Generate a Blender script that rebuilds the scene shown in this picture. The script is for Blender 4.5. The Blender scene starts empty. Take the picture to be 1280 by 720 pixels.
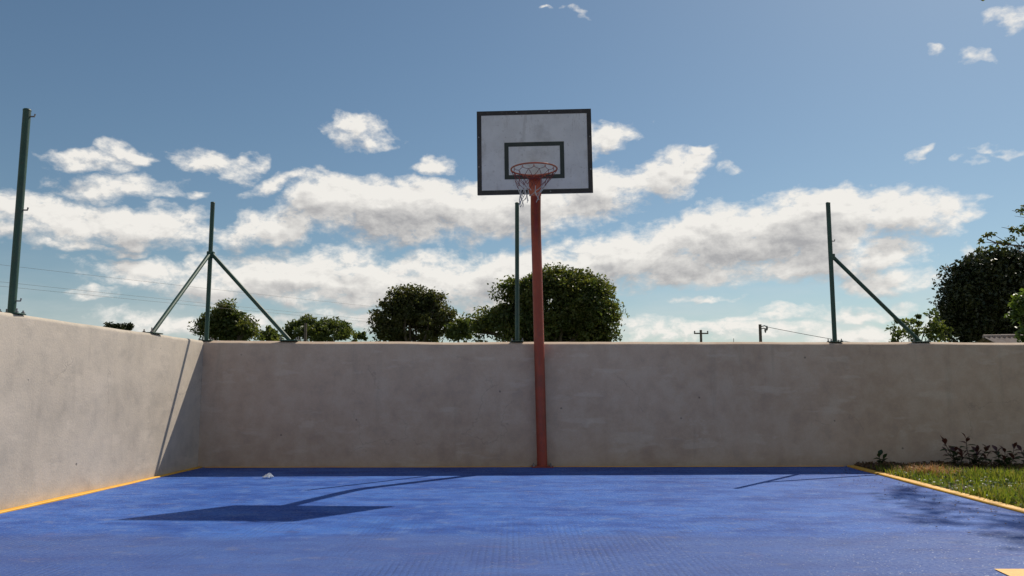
import bpy, bmesh, math, random
import numpy as np
from mathutils import Vector, Matrix

scn = bpy.context.scene
COL = scn.collection
R = math.radians
rnd = random.Random(7)
nrs = np.random.RandomState(11)

# ------------------------------------------------------------------ camera
CAM_H, PITCH, FPX = 0.8528, 0.1245, 1013.5
cd = bpy.data.cameras.new('camera'); cam = bpy.data.objects.new('camera', cd)
cam['kind'] = 'structure'
COL.objects.link(cam); scn.camera = cam
cam.location = (0, 0, CAM_H); cam.rotation_euler = (math.pi/2 + PITCH, 0, 0)
cd.sensor_width = 36; cd.lens = 36*FPX/1280; cd.clip_start = .05; cd.clip_end = 5000

def at(u, v, Y):
    """world point seen along the photograph's pixel direction u,v at distance Y"""
    cp, sp = math.cos(PITCH), math.sin(PITCH)
    x = (u-640)/FPX; y = (360-v)/FPX
    d = Vector((x, cp - sp*y, sp + cp*y))
    return Vector((0, 0, CAM_H)) + d*(Y/d.y)
def azel(u, v):
    d = at(u, v, 1) - Vector((0, 0, CAM_H)); d.normalize()
    return math.atan2(d.x, d.y), math.asin(d.z)

# ------------------------------------------------------------------ light
SUN = Vector((0.5944, 0.7401, 1.0)).normalized()
SUN_EL = math.asin(SUN.z); SUN_AZ = math.atan2(SUN.x, SUN.y)
ld = bpy.data.lights.new('sun', 'SUN'); lo = bpy.data.objects.new('sun', ld); COL.objects.link(lo)
ld.energy = 4.3; ld.angle = R(.5); ld.color = (1, .92, .79)
lo.rotation_euler = SUN.to_track_quat('Z', 'Y').to_euler(); lo.location = SUN*60
scn.view_settings.view_transform = 'Standard'; scn.view_settings.look = 'None'
scn.view_settings.exposure = 0.0; scn.view_settings.gamma = 1
SKY_STRENGTH = .078

# ------------------------------------------------------------------ node helper
class NT:
    def __init__(s, tree): s.t = tree; s.n = tree.nodes; s.l = tree.links
    def new(s, typ, **kw):
        nd = s.n.new(typ)
        for k, v in kw.items():
            if k.startswith('i_'): nd.inputs[k[2:].replace('_', ' ')].default_value = v
            else: setattr(nd, k, v)
        return nd
    def set(s, sock, v):
        if isinstance(v, bpy.types.NodeSocket): s.l.new(v, sock)
        elif isinstance(v, (tuple, list)) and sock.type == 'RGBA': sock.default_value = (*v[:3], 1)
        else: sock.default_value = v
    def math(s, op, a, b=0.0, c=None, clamp=False):
        nd = s.n.new('ShaderNodeMath'); nd.operation = op; nd.use_clamp = clamp
        s.set(nd.inputs[0], a); s.set(nd.inputs[1], b)
        if c is not None: s.set(nd.inputs[2], c)
        return nd.outputs[0]
    def vmath(s, op, a, b=None, out=0):
        nd = s.n.new('ShaderNodeVectorMath'); nd.operation = op
        s.set(nd.inputs[0], a)
        if b is not None:
            if op == 'SCALE': s.set(nd.inputs[3], b)
            else: s.set(nd.inputs[1], b)
        return nd.outputs[out]
    def mixc(s, f, a, b, blend='MIX'):
        nd = s.n.new('ShaderNodeMix'); nd.data_type = 'RGBA'; nd.blend_type = blend
        s.set(nd.inputs[0], f); s.set(nd.inputs[6], a); s.set(nd.inputs[7], b)
        return nd.outputs[2]
    def noise(s, vec, scale, detail=4, rough=.5, dim='3D', out='Fac'):
        nd = s.n.new('ShaderNodeTexNoise'); nd.noise_dimensions = dim
        if vec is not None: s.l.new(vec, nd.inputs['Vector'])
        nd.inputs['Scale'].default_value = scale; nd.inputs['Detail'].default_value = detail
        nd.inputs['Roughness'].default_value = rough
        return nd.outputs[out]
    def step(s, x, lo_, hi_, smooth=True, a=0.0, b=1.0):
        nd = s.n.new('ShaderNodeMapRange'); nd.interpolation_type = 'SMOOTHSTEP' if smooth else 'LINEAR'
        s.set(nd.inputs[0], x); s.set(nd.inputs[1], lo_); s.set(nd.inputs[2], hi_)
        s.set(nd.inputs[3], a); s.set(nd.inputs[4], b)
        return nd.outputs[0]
    def mapping(s, vec, loc=(0, 0, 0), rot=(0, 0, 0), scale=(1, 1, 1), typ='POINT'):
        nd = s.n.new('ShaderNodeMapping'); nd.vector_type = typ
        s.l.new(vec, nd.inputs[0])
        nd.inputs[1].default_value = loc; nd.inputs[2].default_value = rot; nd.inputs[3].default_value = scale
        return nd.outputs[0]

# ------------------------------------------------------------------ sky with clouds
# (u, v, half width, half height, tilt in degrees up to the right, weight)
CLOUDS = [
    (60, 268, 120, 34, -6, 1.1), (150, 278, 130, 30, -7, 1.1), (225, 293, 60, 16, -4, .9), (10, 290, 50, 20, 0, .9),
    (95, 206, 62, 15, 6, .8), (160, 192, 38, 13, 12, .8), (150, 234, 72, 17, 4, .75),
    (268, 203, 54, 20, -2, .95), (310, 197, 26, 11, 5, .8), (340, 228, 46, 13, 18, .85), (235, 247, 22, 8, 0, .6),
    (447, 165, 40, 17, 5, .9), (535, 200, 34, 12, -5, .85),
    (430, 252, 80, 42, 14, 1.3), (500, 262, 135, 50, 2, 1.5), (580, 262, 90, 44, 0, 1.3), (350, 286, 80, 26, 10, 1.1),
    (660, 255, 80, 40, 6, 1.2), (740, 245, 90, 34, 14, 1.15), (830, 218, 72, 30, 14, 1.1), (762, 172, 34, 17, 15, .95),
    (690, 180, 60, 25, 0, .9), (888, 188, 14, 9, 0, .8), (923, 210, 18, 9, 0, .65),
    (200, 345, 110, 22, 2, .95), (330, 350, 150, 34, 3, 1.1), (480, 355, 160, 38, 4, 1.15), (430, 325, 60, 16, 4, .8),
    (620, 345, 170, 36, 5, 1.2), (760, 322, 150, 34, 6, 1.2), (700, 350, 110, 30, 0, 1.0), (600, 375, 120, 20, 0, .8),
    (900, 298, 140, 42, 6, 1.35), (1010, 285, 120, 46, 6, 1.45), (1060, 262, 80, 34, 4, 1.25), (1130, 270, 90, 30, -6, 1.2), (1190, 265, 40, 14, 0, .9),
    (1040, 322, 110, 30, 0, 1.1), (1110, 345, 70, 17, -5, .85), (850, 335, 110, 24, -4, 1.0), (950, 335, 90, 20, 0, .9),
    (890, 374, 36, 5, 0, .6), (1010, 388, 40, 7, 5, .55), (1090, 388, 80, 10, 5, .75), (960, 402, 60, 7, 8, .55),
    (900, 420, 190, 16, 0, .8), (1080, 415, 120, 16, 0, .8), (130, 310, 90, 9, 2, .7), (100, 368, 40, 6, 0, .5),
    (230, 402, 120, 15, 0, .85), (500, 405, 180, 16, 0, .8), (800, 412, 60, 14, 0, .7), (1250, 405, 90, 18, 0, .7),
    (725, 9, 12, 6, -20, .5), (690, 5, 10, 3, 0, .4), (1166, 60, 16, 8, -10, .46), (1232, 65, 24, 7, -12, .52), (1268, 28, 20, 15, 20, .55),
    (1235, 188, 20, 5, 0, .45), (1205, 201, 20, 5, 8, .42), (1140, 193, 14, 5, 20, .4), (1232, 305, 24, 12, 0, .6), (1245, 22, 16, 6, 0, .42),
]
def build_cloud_group():
    g = bpy.data.node_groups.new('cloud_field', 'ShaderNodeTree')
    g.interface.new_socket('Vector', in_out='INPUT', socket_type='NodeSocketVector')
    g.interface.new_socket('Soft', in_out='OUTPUT', socket_type='NodeSocketFloat')
    g.interface.new_socket('Density', in_out='OUTPUT', socket_type='NodeSocketFloat')
    t = NT(g); gi = t.new('NodeGroupInput'); go = t.new('NodeGroupOutput')
    v = gi.outputs[0]
    st = t.mapping(v, scale=(1, 1.7, 1))
    w1 = t.noise(st, 9, 2, .55, dim='2D', out='Color'); w2 = t.noise(st, 34, 2, .6, dim='2D', out='Color')
    w = t.vmath('ADD', t.vmath('SCALE', t.vmath('SUBTRACT', w1, (.5, .5, .5)), .085),
                t.vmath('SCALE', t.vmath('SUBTRACT', w2, (.5, .5, .5)), .030))
    w = t.vmath('MULTIPLY', w, (1, .55, 0))
    p = t.vmath('ADD', v, w)
    # three tilted ellipses are evaluated at a time, one per vector component
    sp = t.new('ShaderNodeSeparateXYZ'); t.l.new(p, sp.inputs[0])
    def tri(sock):
        c = t.new('ShaderNodeCombineXYZ')
        for k in range(3): t.l.new(sock, c.inputs[k])
        return c.outputs[0]
    X3, Y3 = tri(sp.outputs[0]), tri(sp.outputs[1])
    def mad(a_, b_, c_):
        nd = t.new('ShaderNodeVectorMath', operation='MULTIPLY_ADD')
        t.set(nd.inputs[0], a_); t.set(nd.inputs[1], b_); t.set(nd.inputs[2], c_); return nd.outputs[0]
    cur = None
    L = list(CLOUDS)
    while len(L) % 3: L.append((0, 200, 1, 1, 0, .01))
    for i in range(0, len(L), 3):
        co = []
        for (u, vv, rx, ry, tilt, wt) in L[i:i+3]:
            a, e = azel(u, vv)
            a1, _ = azel(u-rx, vv); a2, _ = azel(u+rx, vv); _, e1 = azel(u, vv+ry); _, e2 = azel(u, vv-ry)
            sx_, sy_ = (a2-a1)/2*1.05, (e2-e1)/2*1.04; c_, s_ = math.cos(R(tilt)), math.sin(R(tilt))
            co.append((c_/sx_, s_/sx_, -(a*c_+e*s_)/sx_, -s_/sy_, c_/sy_, (a*s_-e*c_)/sy_, wt*.62))
        v3 = lambda k: tuple(q[k] for q in co)
        # a tiny dependence on the running value keeps the evaluation in sequence
        k1 = v3(2) if cur is None else mad(cur, (1e-7,)*3, v3(2))
        xr = mad(X3, v3(0), mad(Y3, v3(1), k1))
        yr = mad(X3, v3(3), mad(Y3, v3(4), v3(5)))
        q = mad(xr, xr, t.vmath('MULTIPLY', yr, yr))
        f = mad(q, tuple(-w_ for w_ in v3(6)), v3(6))
        cur = f if cur is None else t.vmath('MAXIMUM', cur, f)
    sp = t.new('ShaderNodeSeparateXYZ'); t.l.new(cur, sp.inputs[0])
    cur = t.math('SMOOTH_MAX', t.math('SMOOTH_MAX', sp.outputs[0], sp.outputs[1], .12), sp.outputs[2], .12)
    cur = t.math('MAXIMUM', cur, -.75)
    # added clouds out of view, denser and taller to warm the shaded wall's fill
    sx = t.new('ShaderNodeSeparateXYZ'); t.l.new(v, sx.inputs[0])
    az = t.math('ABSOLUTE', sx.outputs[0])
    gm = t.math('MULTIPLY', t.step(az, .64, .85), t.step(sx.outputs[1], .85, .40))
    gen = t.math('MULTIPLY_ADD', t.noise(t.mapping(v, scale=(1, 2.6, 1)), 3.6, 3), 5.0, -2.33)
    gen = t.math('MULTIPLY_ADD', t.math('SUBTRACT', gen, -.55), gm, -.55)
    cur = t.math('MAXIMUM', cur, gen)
    fb = t.noise(st, 24, 7, .66, dim='2D')
    d = t.math('ADD', cur, t.math('MULTIPLY_ADD', fb, 1.32, -.735))
    vo = t.new('ShaderNodeTexVoronoi', voronoi_dimensions='2D', feature='F1'); vo.inputs['Scale'].default_value = 34
    vo.inputs['Detail'].default_value = 2; vo.inputs['Roughness'].default_value = .62; vo.inputs['Lacunarity'].default_value = 2.3; vo.normalize = True
    t.l.new(t.vmath('MULTIPLY', p, (1, 1.5, 0)), vo.inputs['Vector'])
    d = t.math('ADD', d, t.math('MULTIPLY_ADD', vo.outputs['Distance'], -.55, .185))
    soft = t.math('ADD', cur, t.math('MULTIPLY_ADD', t.noise(st, 17, 2, .5, dim='2D'), .9, -.47))
    t.l.new(soft, go.inputs['Soft'])
    t.l.new(d, go.inputs['Density'])
    return g
world = bpy.data.worlds.new('World'); scn.world = world; world.use_nodes = True
world.node_tree.nodes.clear()
t = NT(world.node_tree)
wo = t.new('ShaderNodeOutputWorld'); bg = t.new('ShaderNodeBackground'); bg.inputs[1].default_value = SKY_STRENGTH
sky = t.new('ShaderNodeTexSky', sky_type='NISHITA', sun_disc=False)
sky.sun_elevation = SUN_EL; sky.sun_rotation = SUN_AZ
sky.air_density = 1.0; sky.dust_density = .6; sky.ozone_density = 1.6; sky.altitude = 100
tc = t.new('ShaderNodeTexCoord'); dirv = tc.outputs['Generated']
sx = t.new('ShaderNodeSeparateXYZ'); t.l.new(dirv, sx.inputs[0])
az = t.math('ARCTAN2', sx.outputs[0], sx.outputs[1]); el = t.math('ARCSINE', sx.outputs[2])
cx = t.new('ShaderNodeCombineXYZ'); t.l.new(az, cx.inputs[0]); t.l.new(el, cx.inputs[1])
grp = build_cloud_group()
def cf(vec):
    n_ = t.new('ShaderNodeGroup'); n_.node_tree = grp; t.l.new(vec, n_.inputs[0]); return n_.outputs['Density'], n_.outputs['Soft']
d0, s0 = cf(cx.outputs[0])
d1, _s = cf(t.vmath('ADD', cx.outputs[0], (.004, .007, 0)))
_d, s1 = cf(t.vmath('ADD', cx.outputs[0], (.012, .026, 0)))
alpha = t.math('POWER', t.step(d0, -.13, .44, False), 1.35)
relief = t.step(t.math('SUBTRACT', d1, d0), -.32, .34, False)
shade = t.math('ADD', t.math('MULTIPLY', t.step(s1, .16, .92), .78), t.math('MULTIPLY_ADD', relief, .50, -.22), clamp=True)
WHITE = (11.6, 11.2, 10.5); GREY = (5.2, 5.1, 5.15)
ccol = t.mixc(shade, WHITE, GREY)
skyc = t.mixc(1.0, sky.outputs[0], (.82, .93, .93), 'MULTIPLY')
# thin bright veil low over the horizon, all the way round
vn = t.noise(t.mapping(cx.outputs[0], scale=(1, 4, 1)), 6, 5, .6)
veil = t.math('MULTIPLY', t.step(el, .17, .0), t.step(vn, .30, .75, a=.15, b=.85))
skyc = t.mixc(veil, skyc, (9.2, 9.3, 9.2))
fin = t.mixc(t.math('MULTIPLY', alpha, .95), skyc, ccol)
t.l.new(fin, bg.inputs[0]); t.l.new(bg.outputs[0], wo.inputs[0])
scn.cycles.max_bounces = 4; scn.cycles.diffuse_bounces = 3; scn.cycles.glossy_bounces = 2
world.cycles.sampling_method = 'MANUAL'; world.cycles.sample_map_resolution = 512

# ------------------------------------------------------------------ mesh helpers
def tag(o, label=None, cat=None, group=None, kind=None):
    if label: o['label'] = label
    if cat: o['category'] = cat
    if group: o['group'] = group
    if kind: o['kind'] = kind
    return o
def empty(name, loc=(0, 0, 0), label=None, cat=None, group=None):
    o = bpy.data.objects.new(name, None); COL.objects.link(o); o.location = loc; o.empty_display_size = .2
    tag(o, label, cat, group); return o
class MB:
    def __init__(s): s.v = []; s.f = []
    def add(s, vs, fs):
        b = len(s.v); s.v += [tuple(q) for q in vs]; s.f += [tuple(i+b for i in f) for f in fs]; return s
    def box(s, c, size, M=None):
        hx, hy, hz = [q/2 for q in size]; c = Vector(c)
        vs = [Vector((sx_*hx, sy_*hy, sz_*hz)) for sz_ in (-1, 1) for sx_, sy_ in ((-1, -1), (1, -1), (1, 1), (-1, 1))]
        if M is not None: vs = [M @ q for q in vs]
        return s.add([q+c for q in vs], [(3, 2, 1, 0), (4, 5, 6, 7), (0, 1, 5, 4), (1, 2, 6, 5), (2, 3, 7, 6), (3, 0, 4, 7)])
    def tube(s, pts, r, n=10, cap=True, close=False):
        pts = [Vector(p) for p in pts]; m = len(pts)
        rs = r if isinstance(r, (list, tuple)) else [r]*m
        ring = []; prev = None
        for i, p in enumerate(pts):
            if close: tg = (pts[(i+1) % m]-pts[i-1]).normalized()
            else: tg = (pts[min(i+1, m-1)]-pts[max(i-1, 0)]).normalized()
            if prev is None:
                a = Vector((0, 0, 1)) if abs(tg.z) < .9 else Vector((1, 0, 0))
                x = tg.cross(a).normalized()
            else:
                x = (prev - tg*prev.dot(tg)).normalized()
            prev = x; y = tg.cross(x)
            ring.append([p + (x*math.cos(2*math.pi*k/n)+y*math.sin(2*math.pi*k/n))*rs[i] for k in range(n)])
        vs = [q for rr in ring for q in rr]; fs = []
        for i in range(m if close else m-1):
            j = (i+1) % m
            for k in range(n): fs.append((i*n+k, i*n+(k+1) % n, j*n+(k+1) % n, j*n+k))
        if cap and not close:
            fs.append(tuple(range(n-1, -1, -1))); fs.append(tuple((m-1)*n+k for k in range(n)))
        return s.add(vs, fs)
    def build(s, name, mat, parent=None, smooth=None, loc=None):
        me = bpy.data.meshes.new(name); me.from_pydata(s.v, [], s.f); me.update()
        o = bpy.data.objects.new(name, me); COL.objects.link(o)
        if mat: me.materials.append(mat)
        if parent is not None:
            o.parent = parent
            # vertices are given in world space: bring them into the parent's space
            root = Vector((0, 0, 0)); q = parent
            while q is not None: root += Vector(q.location); q = q.parent
            me.transform(Matrix.Translation(-root))
        elif loc is not None:
            me.transform(Matrix.Translation(-Vector(loc))); o.location = loc
        if smooth is not None:
            me.shade_smooth()
            if smooth < 180:
                try: me.set_sharp_from_angle(angle=R(smooth))
                except Exception: pass
        return o
def bevel_obj(o, w, seg=2):
    bm = bmesh.new(); bm.from_mesh(o.data)
    bmesh.ops.bevel(bm, geom=bm.edges[:], offset=w, segments=seg, affect='EDGES', profile=.5)
    bm.to_mesh(o.data); bm.free(); return o

# ------------------------------------------------------------------ materials
def mat(name, base=(.5, .5, .5), rough=.6, metal=0, spec=.5):
    m = bpy.data.materials.new(name); m.use_nodes = True
    t = NT(m.node_tree); b = m.node_tree.nodes['Principled BSDF']
    b.inputs['Base Color'].default_value = (*base, 1); b.inputs['Roughness'].default_value = rough
    b.inputs['Metallic'].default_value = metal; b.inputs['Specular IOR Level'].default_value = spec
    return m, t, b
def pos(t): return t.new('ShaderNodeNewGeometry').outputs['Position']
def bump(t, b, h, strength=.3, dist=.01):
    n = t.new('ShaderNodeBump'); n.inputs['Strength'].default_value = strength; n.inputs['Distance'].default_value = dist
    t.l.new(h, n.inputs['Height']); t.l.new(n.outputs[0], b.inputs['Normal']); return n

def m_wall(name, tint_a, tint_b, seed):
    m, t, b = mat(name, rough=.92, spec=.2)
    p = t.mapping(pos(t), loc=(seed, seed*.7, 0))
    big = t.noise(p, .9, 4, .6); mid = t.noise(p, 5.5, 6, .62); fine = t.noise(p, 70, 3, .6)
    c = t.mixc(t.step(big, .35, .65), tint_a, tint_b)
    c = t.mixc(t.math('MULTIPLY', t.step(mid, .40, .68), .38), c, (.66, .56, .445))
    c = t.mixc(t.math('MULTIPLY', t.step(mid, .48, .28), .26), c, (.27, .245, .215))
    # pale filler smeared on with a trowel
    ps = t.mapping(p, scale=(1.1, 1.1, 4.2))
    sm = t.noise(ps, 1.7, 5, .55)
    c = t.mixc(t.math('MULTIPLY', t.step(sm, .57, .67), .38), c, (.68, .58, .47))
    sm2 = t.noise(t.mapping(p, loc=(3, 8, 2), scale=(1, 1, 1.4)), 3.2, 5, .6)
    c = t.mixc(t.math('MULTIPLY', t.step(sm2, .62, .71), .35), c, (.70, .60, .49))
    # grey rain streaks
    stv = t.noise(t.mapping(p, loc=(5, 1, 0), scale=(1, 1, .07)), 7, 4, .6)
    c = t.mixc(t.math('MULTIPLY', t.step(stv, .58, .75), .22), c, (.27, .235, .19))
    # soil splashed on the foot of the wall
    sz = t.new('ShaderNodeSeparateXYZ'); t.l.new(pos(t), sz.inputs[0])
    sp = t.math('MULTIPLY', t.step(t.math('ADD', sz.outputs[2], t.math('MULTIPLY', mid, .5)), .62, .18), t.step(t.noise(p, 2.4, 4), .4, .7))
    c = t.mixc(t.math('MULTIPLY', sp, .35), c, (.40, .27, .19))
    # pits and hairline cracks
    vo = t.new('ShaderNodeTexVoronoi'); vo.inputs['Scale'].default_value = 3.4; t.l.new(p, vo.inputs['Vector'])
    pit = t.step(vo.outputs['Distance'], .055, .02)
    c = t.mixc(t.math('MULTIPLY', pit, .7), c, (.13, .115, .10))
    cr = t.new('ShaderNodeTexVoronoi', feature='DISTANCE_TO_EDGE'); cr.inputs['Scale'].default_value = .8
    t.l.new(t.vmath('ADD', p, t.vmath('SCALE', t.noise(p, 4, 4, .6, out='Color'), .35)), cr.inputs['Vector'])
    crk = t.math('MULTIPLY', t.step(cr.outputs['Distance'], .007, .001), t.step(t.noise(p, 1.1, 2), .52, .62))
    c = t.mixc(t.math('MULTIPLY', crk, .22), c, (.15, .13, .115))
    c = t.mixc(t.math('MULTIPLY', t.step(fine, .35, .7), .16), c, (.28, .26, .235))
    t.l.new(c, b.inputs['Base Color'])
    h = t.math('ADD', t.math('MULTIPLY', fine, .5), t.math('MULTIPLY', mid, 1.0))
    h = t.math('SUBTRACT', h, t.math('MULTIPLY', pit, .8)); h = t.math('SUBTRACT', h, t.math('MULTIPLY', crk, .25))
    bump(t, b, h, .45, .008)
    return m
M_WALL_BACK = m_wall('render_warmed_for_shade', (.51, .375, .275), (.56, .42, .315), 0.0)  # same render as the left wall, colour warmed to offset bluish shade
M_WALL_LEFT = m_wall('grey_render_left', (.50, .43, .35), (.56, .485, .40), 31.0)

def m_court():
    m, t, b = mat('blue_court_paint', rough=.55, spec=.10)
    P = pos(t)
    p2 = t.mapping(P, scale=(.7, 1.3, 1))         # streaks lie across the court
    a = t.noise(p2, 1.5, 8, .68); a2 = t.noise(t.mapping(P, loc=(4, 2, 0), scale=(.5, 1.6, 1)), 2.9, 7, .68)
    a3 = t.noise(t.mapping(P, loc=(14, 6, 0)), 5.5, 6, .66)
    f = t.noise(P, 42, 4, .65); fg = t.noise(P, 160, 2, .6)
    c = t.mixc(t.step(a, .38, .62), (.034, .095, .36), (.066, .162, .50))
    c = t.mixc(t.math('MULTIPLY', t.step(a2, .48, .68), .50), c, (.075, .205, .56))
    c = t.mixc(t.math('MULTIPLY', t.step(a2, .49, .32), .60), c, (.020, .055, .25))
    c = t.mixc(t.math('MULTIPLY', t.step(a3, .52, .66), .50), c, (.13, .225, .50))
    c = t.mixc(t.math('MULTIPLY', t.step(a3, .46, .34), .45), c, (.030, .055, .20))
    # dull band of worn, dusty paint nearer the middle of the court
    s = t.new('ShaderNodeSeparateXYZ'); t.l.new(P, s.inputs[0])
    wy = t.math('ADD', s.outputs[1], t.math('MULTIPLY_ADD', t.noise(t.mapping(P, scale=(1, .6, 1)), .8, 4, .6), .9, -.45))
    band = t.step(wy, 5.10, 4.75)
    grime = t.noise(t.mapping(P, loc=(9, 0, 0), scale=(.6, 1.3, 1)), 1.8, 5, .65)
    c = t.mixc(t.math('MULTIPLY', band, t.math('MULTIPLY_ADD', grime, .60, .32)), c, (.085, .125, .30))
    # yellowish and grey scuffs
    y = t.noise(t.mapping(P, loc=(2, 7, 0), scale=(.8, 1.5, 1)), 4.6, 7, .68)
    c = t.mixc(t.math('MULTIPLY', t.step(y, .57, .68), .30), c, (.26, .25, .27))
    y2 = t.noise(t.mapping(P, loc=(12, 3, 0), scale=(.7, 2, 1)), 4.3, 4, .6)
    c = t.mixc(t.math('MULTIPLY', t.step(y2, .58, .70), .30), c, (.16, .14, .28))
    # comb marks of the brushed concrete, running away from the camera
    wv = t.new('ShaderNodeTexWave', wave_type='BANDS', bands_direction='X')
    wv.inputs['Scale'].default_value = 9; wv.inputs['Distortion'].default_value = 2.0
    wv.inputs['Detail'].default_value = 3; wv.inputs['Detail Scale'].default_value = .5
    t.l.new(t.mapping(P, rot=(0, 0, R(2)), scale=(1, .03, 1)), wv.inputs['Vector'])
    cm = t.step(t.noise(t.mapping(P, loc=(1, 5, 0), scale=(1, .5, 1)), 1.2, 5, .65), .42, .68)
    cm = t.math('MULTIPLY', cm, t.step(wy, 6.2, 4.6))
    comb = t.math('MULTIPLY', wv.outputs['Fac'], cm)
    c = t.mixc(t.math('MULTIPLY', t.math('MULTIPLY', t.step(wv.outputs['Fac'], .45, .0), cm), .45), c, (.04, .06, .15))
    c = t.mixc(t.math('MULTIPLY', t.step(f, .42, .70), .42), c, (.05, .085, .26))
    c = t.mixc(t.math('MULTIPLY', t.step(fg, .60, .75), .22), c, (.20, .27, .5))
    t.l.new(c, b.inputs['Base Color'])
    h = t.math('ADD', t.math('MULTIPLY', comb, .42), t.math('MULTIPLY', f, .7))
    h = t.math('ADD', h, t.math('MULTIPLY', fg, .55))
    vg = t.new('ShaderNodeTexVoronoi'); vg.inputs['Scale'].default_value = 95; t.l.new(P, vg.inputs['Vector'])
    h = t.math('ADD', h, t.math('MULTIPLY', vg.outputs['Distance'], .45))
    # a few glassy sand grains in the paint glint towards the sun
    gs = t.new('ShaderNodeSeparateColor'); t.l.new(vg.outputs['Color'], gs.inputs[0])
    grain = t.math('GREATER_THAN', gs.outputs[0], .955)
    t.l.new(t.math('MULTIPLY_ADD', grain, -.25, t.step(f, .3, .7, a=.45, b=.75)), b.inputs['Roughness'])
    t.l.new(t.math('MULTIPLY_ADD', grain, .30, .10), b.inputs['Specular IOR Level'])
    h = t.math('ADD', h, t.math('MULTIPLY', t.math('MULTIPLY', vg.outputs['Distance'], grain), 1.2))
    bump(t, b, h, .38, .005)
    return m
M_COURT = m_court()

def m_paint(name, c1, c2, worn, rough=.5):
    m, t, b = mat(name, rough=rough)
    P = pos(t)
    n1 = t.noise(P, 6, 5, .6); n2 = t.noise(P, 30, 4, .6)
    c = t.mixc(t.step(n1, .35, .65), c1, c2)
    c = t.mixc(t.math('MULTIPLY', t.step(n2, .60, .70), .65), c, worn)
    n3 = t.noise(t.mapping(P, loc=(3, 1, 5)), 2.6, 7, .7)
    c = t.mixc(t.math('MULTIPLY', t.step(n3, .50, .66), .55), c, worn)
    n4 = t.noise(t.mapping(P, loc=(7, 2, 1), scale=(1, 1, .25)), 11, 6, .7)
    c = t.mixc(t.math('MULTIPLY', t.step(n4, .56, .64), .45), c, worn)
    t.l.new(c, b.inputs['Base Color']); bump(t, b, n2, .25, .004)
    return m
M_YELLOW = m_paint('yellow_line_paint', (.80, .39, .022), (.84, .45, .036), (.58, .29, .07))
M_GREEN = m_paint('green_post_paint', (.018, .062, .040), (.026, .080, .052), (.05, .055, .04), .5)
M_RED = m_paint('red_pole_paint', (.30, .042, .017), (.35, .054, .023), (.15, .045, .028), .5)
M_ORANGE = m_paint('orange_rim_paint', (.50, .095, .04), (.56, .14, .06), (.30, .12, .07), .4)
M_BOARD = m_paint('white_board_paint', (.70, .67, .65), (.77, .74, .72), (.50, .46, .43), .6)
M_BLACK = m_paint('black_board_paint', (.022, .018, .017), (.035, .028, .026), (.07, .05, .045), .5)
M_DKGREEN = m_paint('dark_target_paint', (.018, .026, .020), (.026, .034, .026), (.05, .05, .04), .5)
M_STEEL = m_paint('weathered_steel', (.20, .20, .19), (.27, .26, .25), (.20, .12, .08), .5)
M_NETRED = m_paint('red_net_cord', (.18, .045, .04), (.23, .055, .05), (.25, .10, .10), .9)
M_NETWHITE = m_paint('white_net_cord', (.52, .49, .46), (.62, .58, .55), (.45, .42, .4), .9)
M_WOOD = m_paint('grey_pole_wood', (.13, .105, .085), (.18, .15, .12), (.09, .07, .055), .9)
M_WIRE = m_paint('black_cable', (.03, .03, .03), (.04, .04, .04), (.05, .05, .05), .6)
M_TILE = m_paint('clay_roof', (.30, .23, .19), (.36, .29, .25), (.20, .16, .14), .85)
M_SHED = m_paint('shed_render', (.50, .46, .40), (.56, .52, .46), (.4, .36, .3), .9)
M_FOIL, _t, _b = mat('crumpled_foil', (.88, .88, .88), .25, .25)

def m_leaf(name, cols, trans=.35, rough=.45, spec=.4):
    m, t, b = mat(name, rough=rough, spec=spec)
    g = t.new('ShaderNodeNewGeometry'); r = g.outputs['Random Per Island']
    cr = t.new('ShaderNodeValToRGB'); t.l.new(r, cr.inputs[0])
    e = cr.color_ramp.elements; e[0].color = (*cols[0], 1); e[1].color = (*cols[-1], 1); e[1].position = 1
    for i, c in enumerate(cols[1:-1]):
        q = e.new((i+1)/(len(cols)-1)); q.color = (*c, 1)
    nz = t.noise(g.outputs['Position'], 1.3, 2)
    c = t.mixc(1.0, cr.outputs[0], t.mixc(t.step(nz, .35, .65), (.72, .78, .75), (1.28, 1.2, 1.0)), 'MULTIPLY')
    t.l.new(c, b.inputs['Base Color'])
    tr = t.new('ShaderNodeBsdfTranslucent'); t.l.new(t.mixc(1.0, c, (1.3, 1.25, .6), 'MULTIPLY'), tr.inputs[0])
    mx = t.new('ShaderNodeMixShader'); mx.inputs[0].default_value = trans
    t.l.new(b.outputs[0], mx.inputs[1]); t.l.new(tr.outputs[0], mx.inputs[2])
    t.l.new(mx.outputs[0], m.node_tree.nodes['Material Output'].inputs[0])
    return m
L_OLIVE = m_leaf('olive_leaves', [(.062, .088, .030), (.090, .125, .040), (.12, .145, .050), (.13, .125, .052)], .48)
L_DARK = m_leaf('dark_leaves', [(.022, .032, .014), (.034, .045, .018), (.045, .055, .022)], .16)
L_MID = m_leaf('mid_green_leaves', [(.070, .10, .036), (.10, .135, .045), (.13, .155, .055)], .46)
L_BRIGHT = m_leaf('bright_leaves', [(.070, .120, .030), (.10, .155, .04), (.12, .17, .05)], .42)
L_COPPER = m_leaf('brown_green_leaves', [(.066, .074, .034), (.095, .100, .042), (.10, .125, .045), (.115, .095, .050)], .45)
L_GRASS = m_leaf('grass_blades', [(.10, .15, .022), (.14, .20, .030), (.17, .22, .040), (.20, .22, .055), (.26, .22, .10)], .58)
L_DRY = m_leaf('dry_grass', [(.30, .18, .10), (.40, .24, .14), (.34, .16, .09)], .25, .8)
L_LITTER = m_leaf('fallen_leaves', [(.10, .062, .040), (.16, .090, .055), (.20, .115, .065)], .15, .85)
L_RED = m_leaf('red_young_leaves', [(.070, .028, .026), (.095, .032, .030), (.075, .040, .028)], .22, .35)
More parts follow.
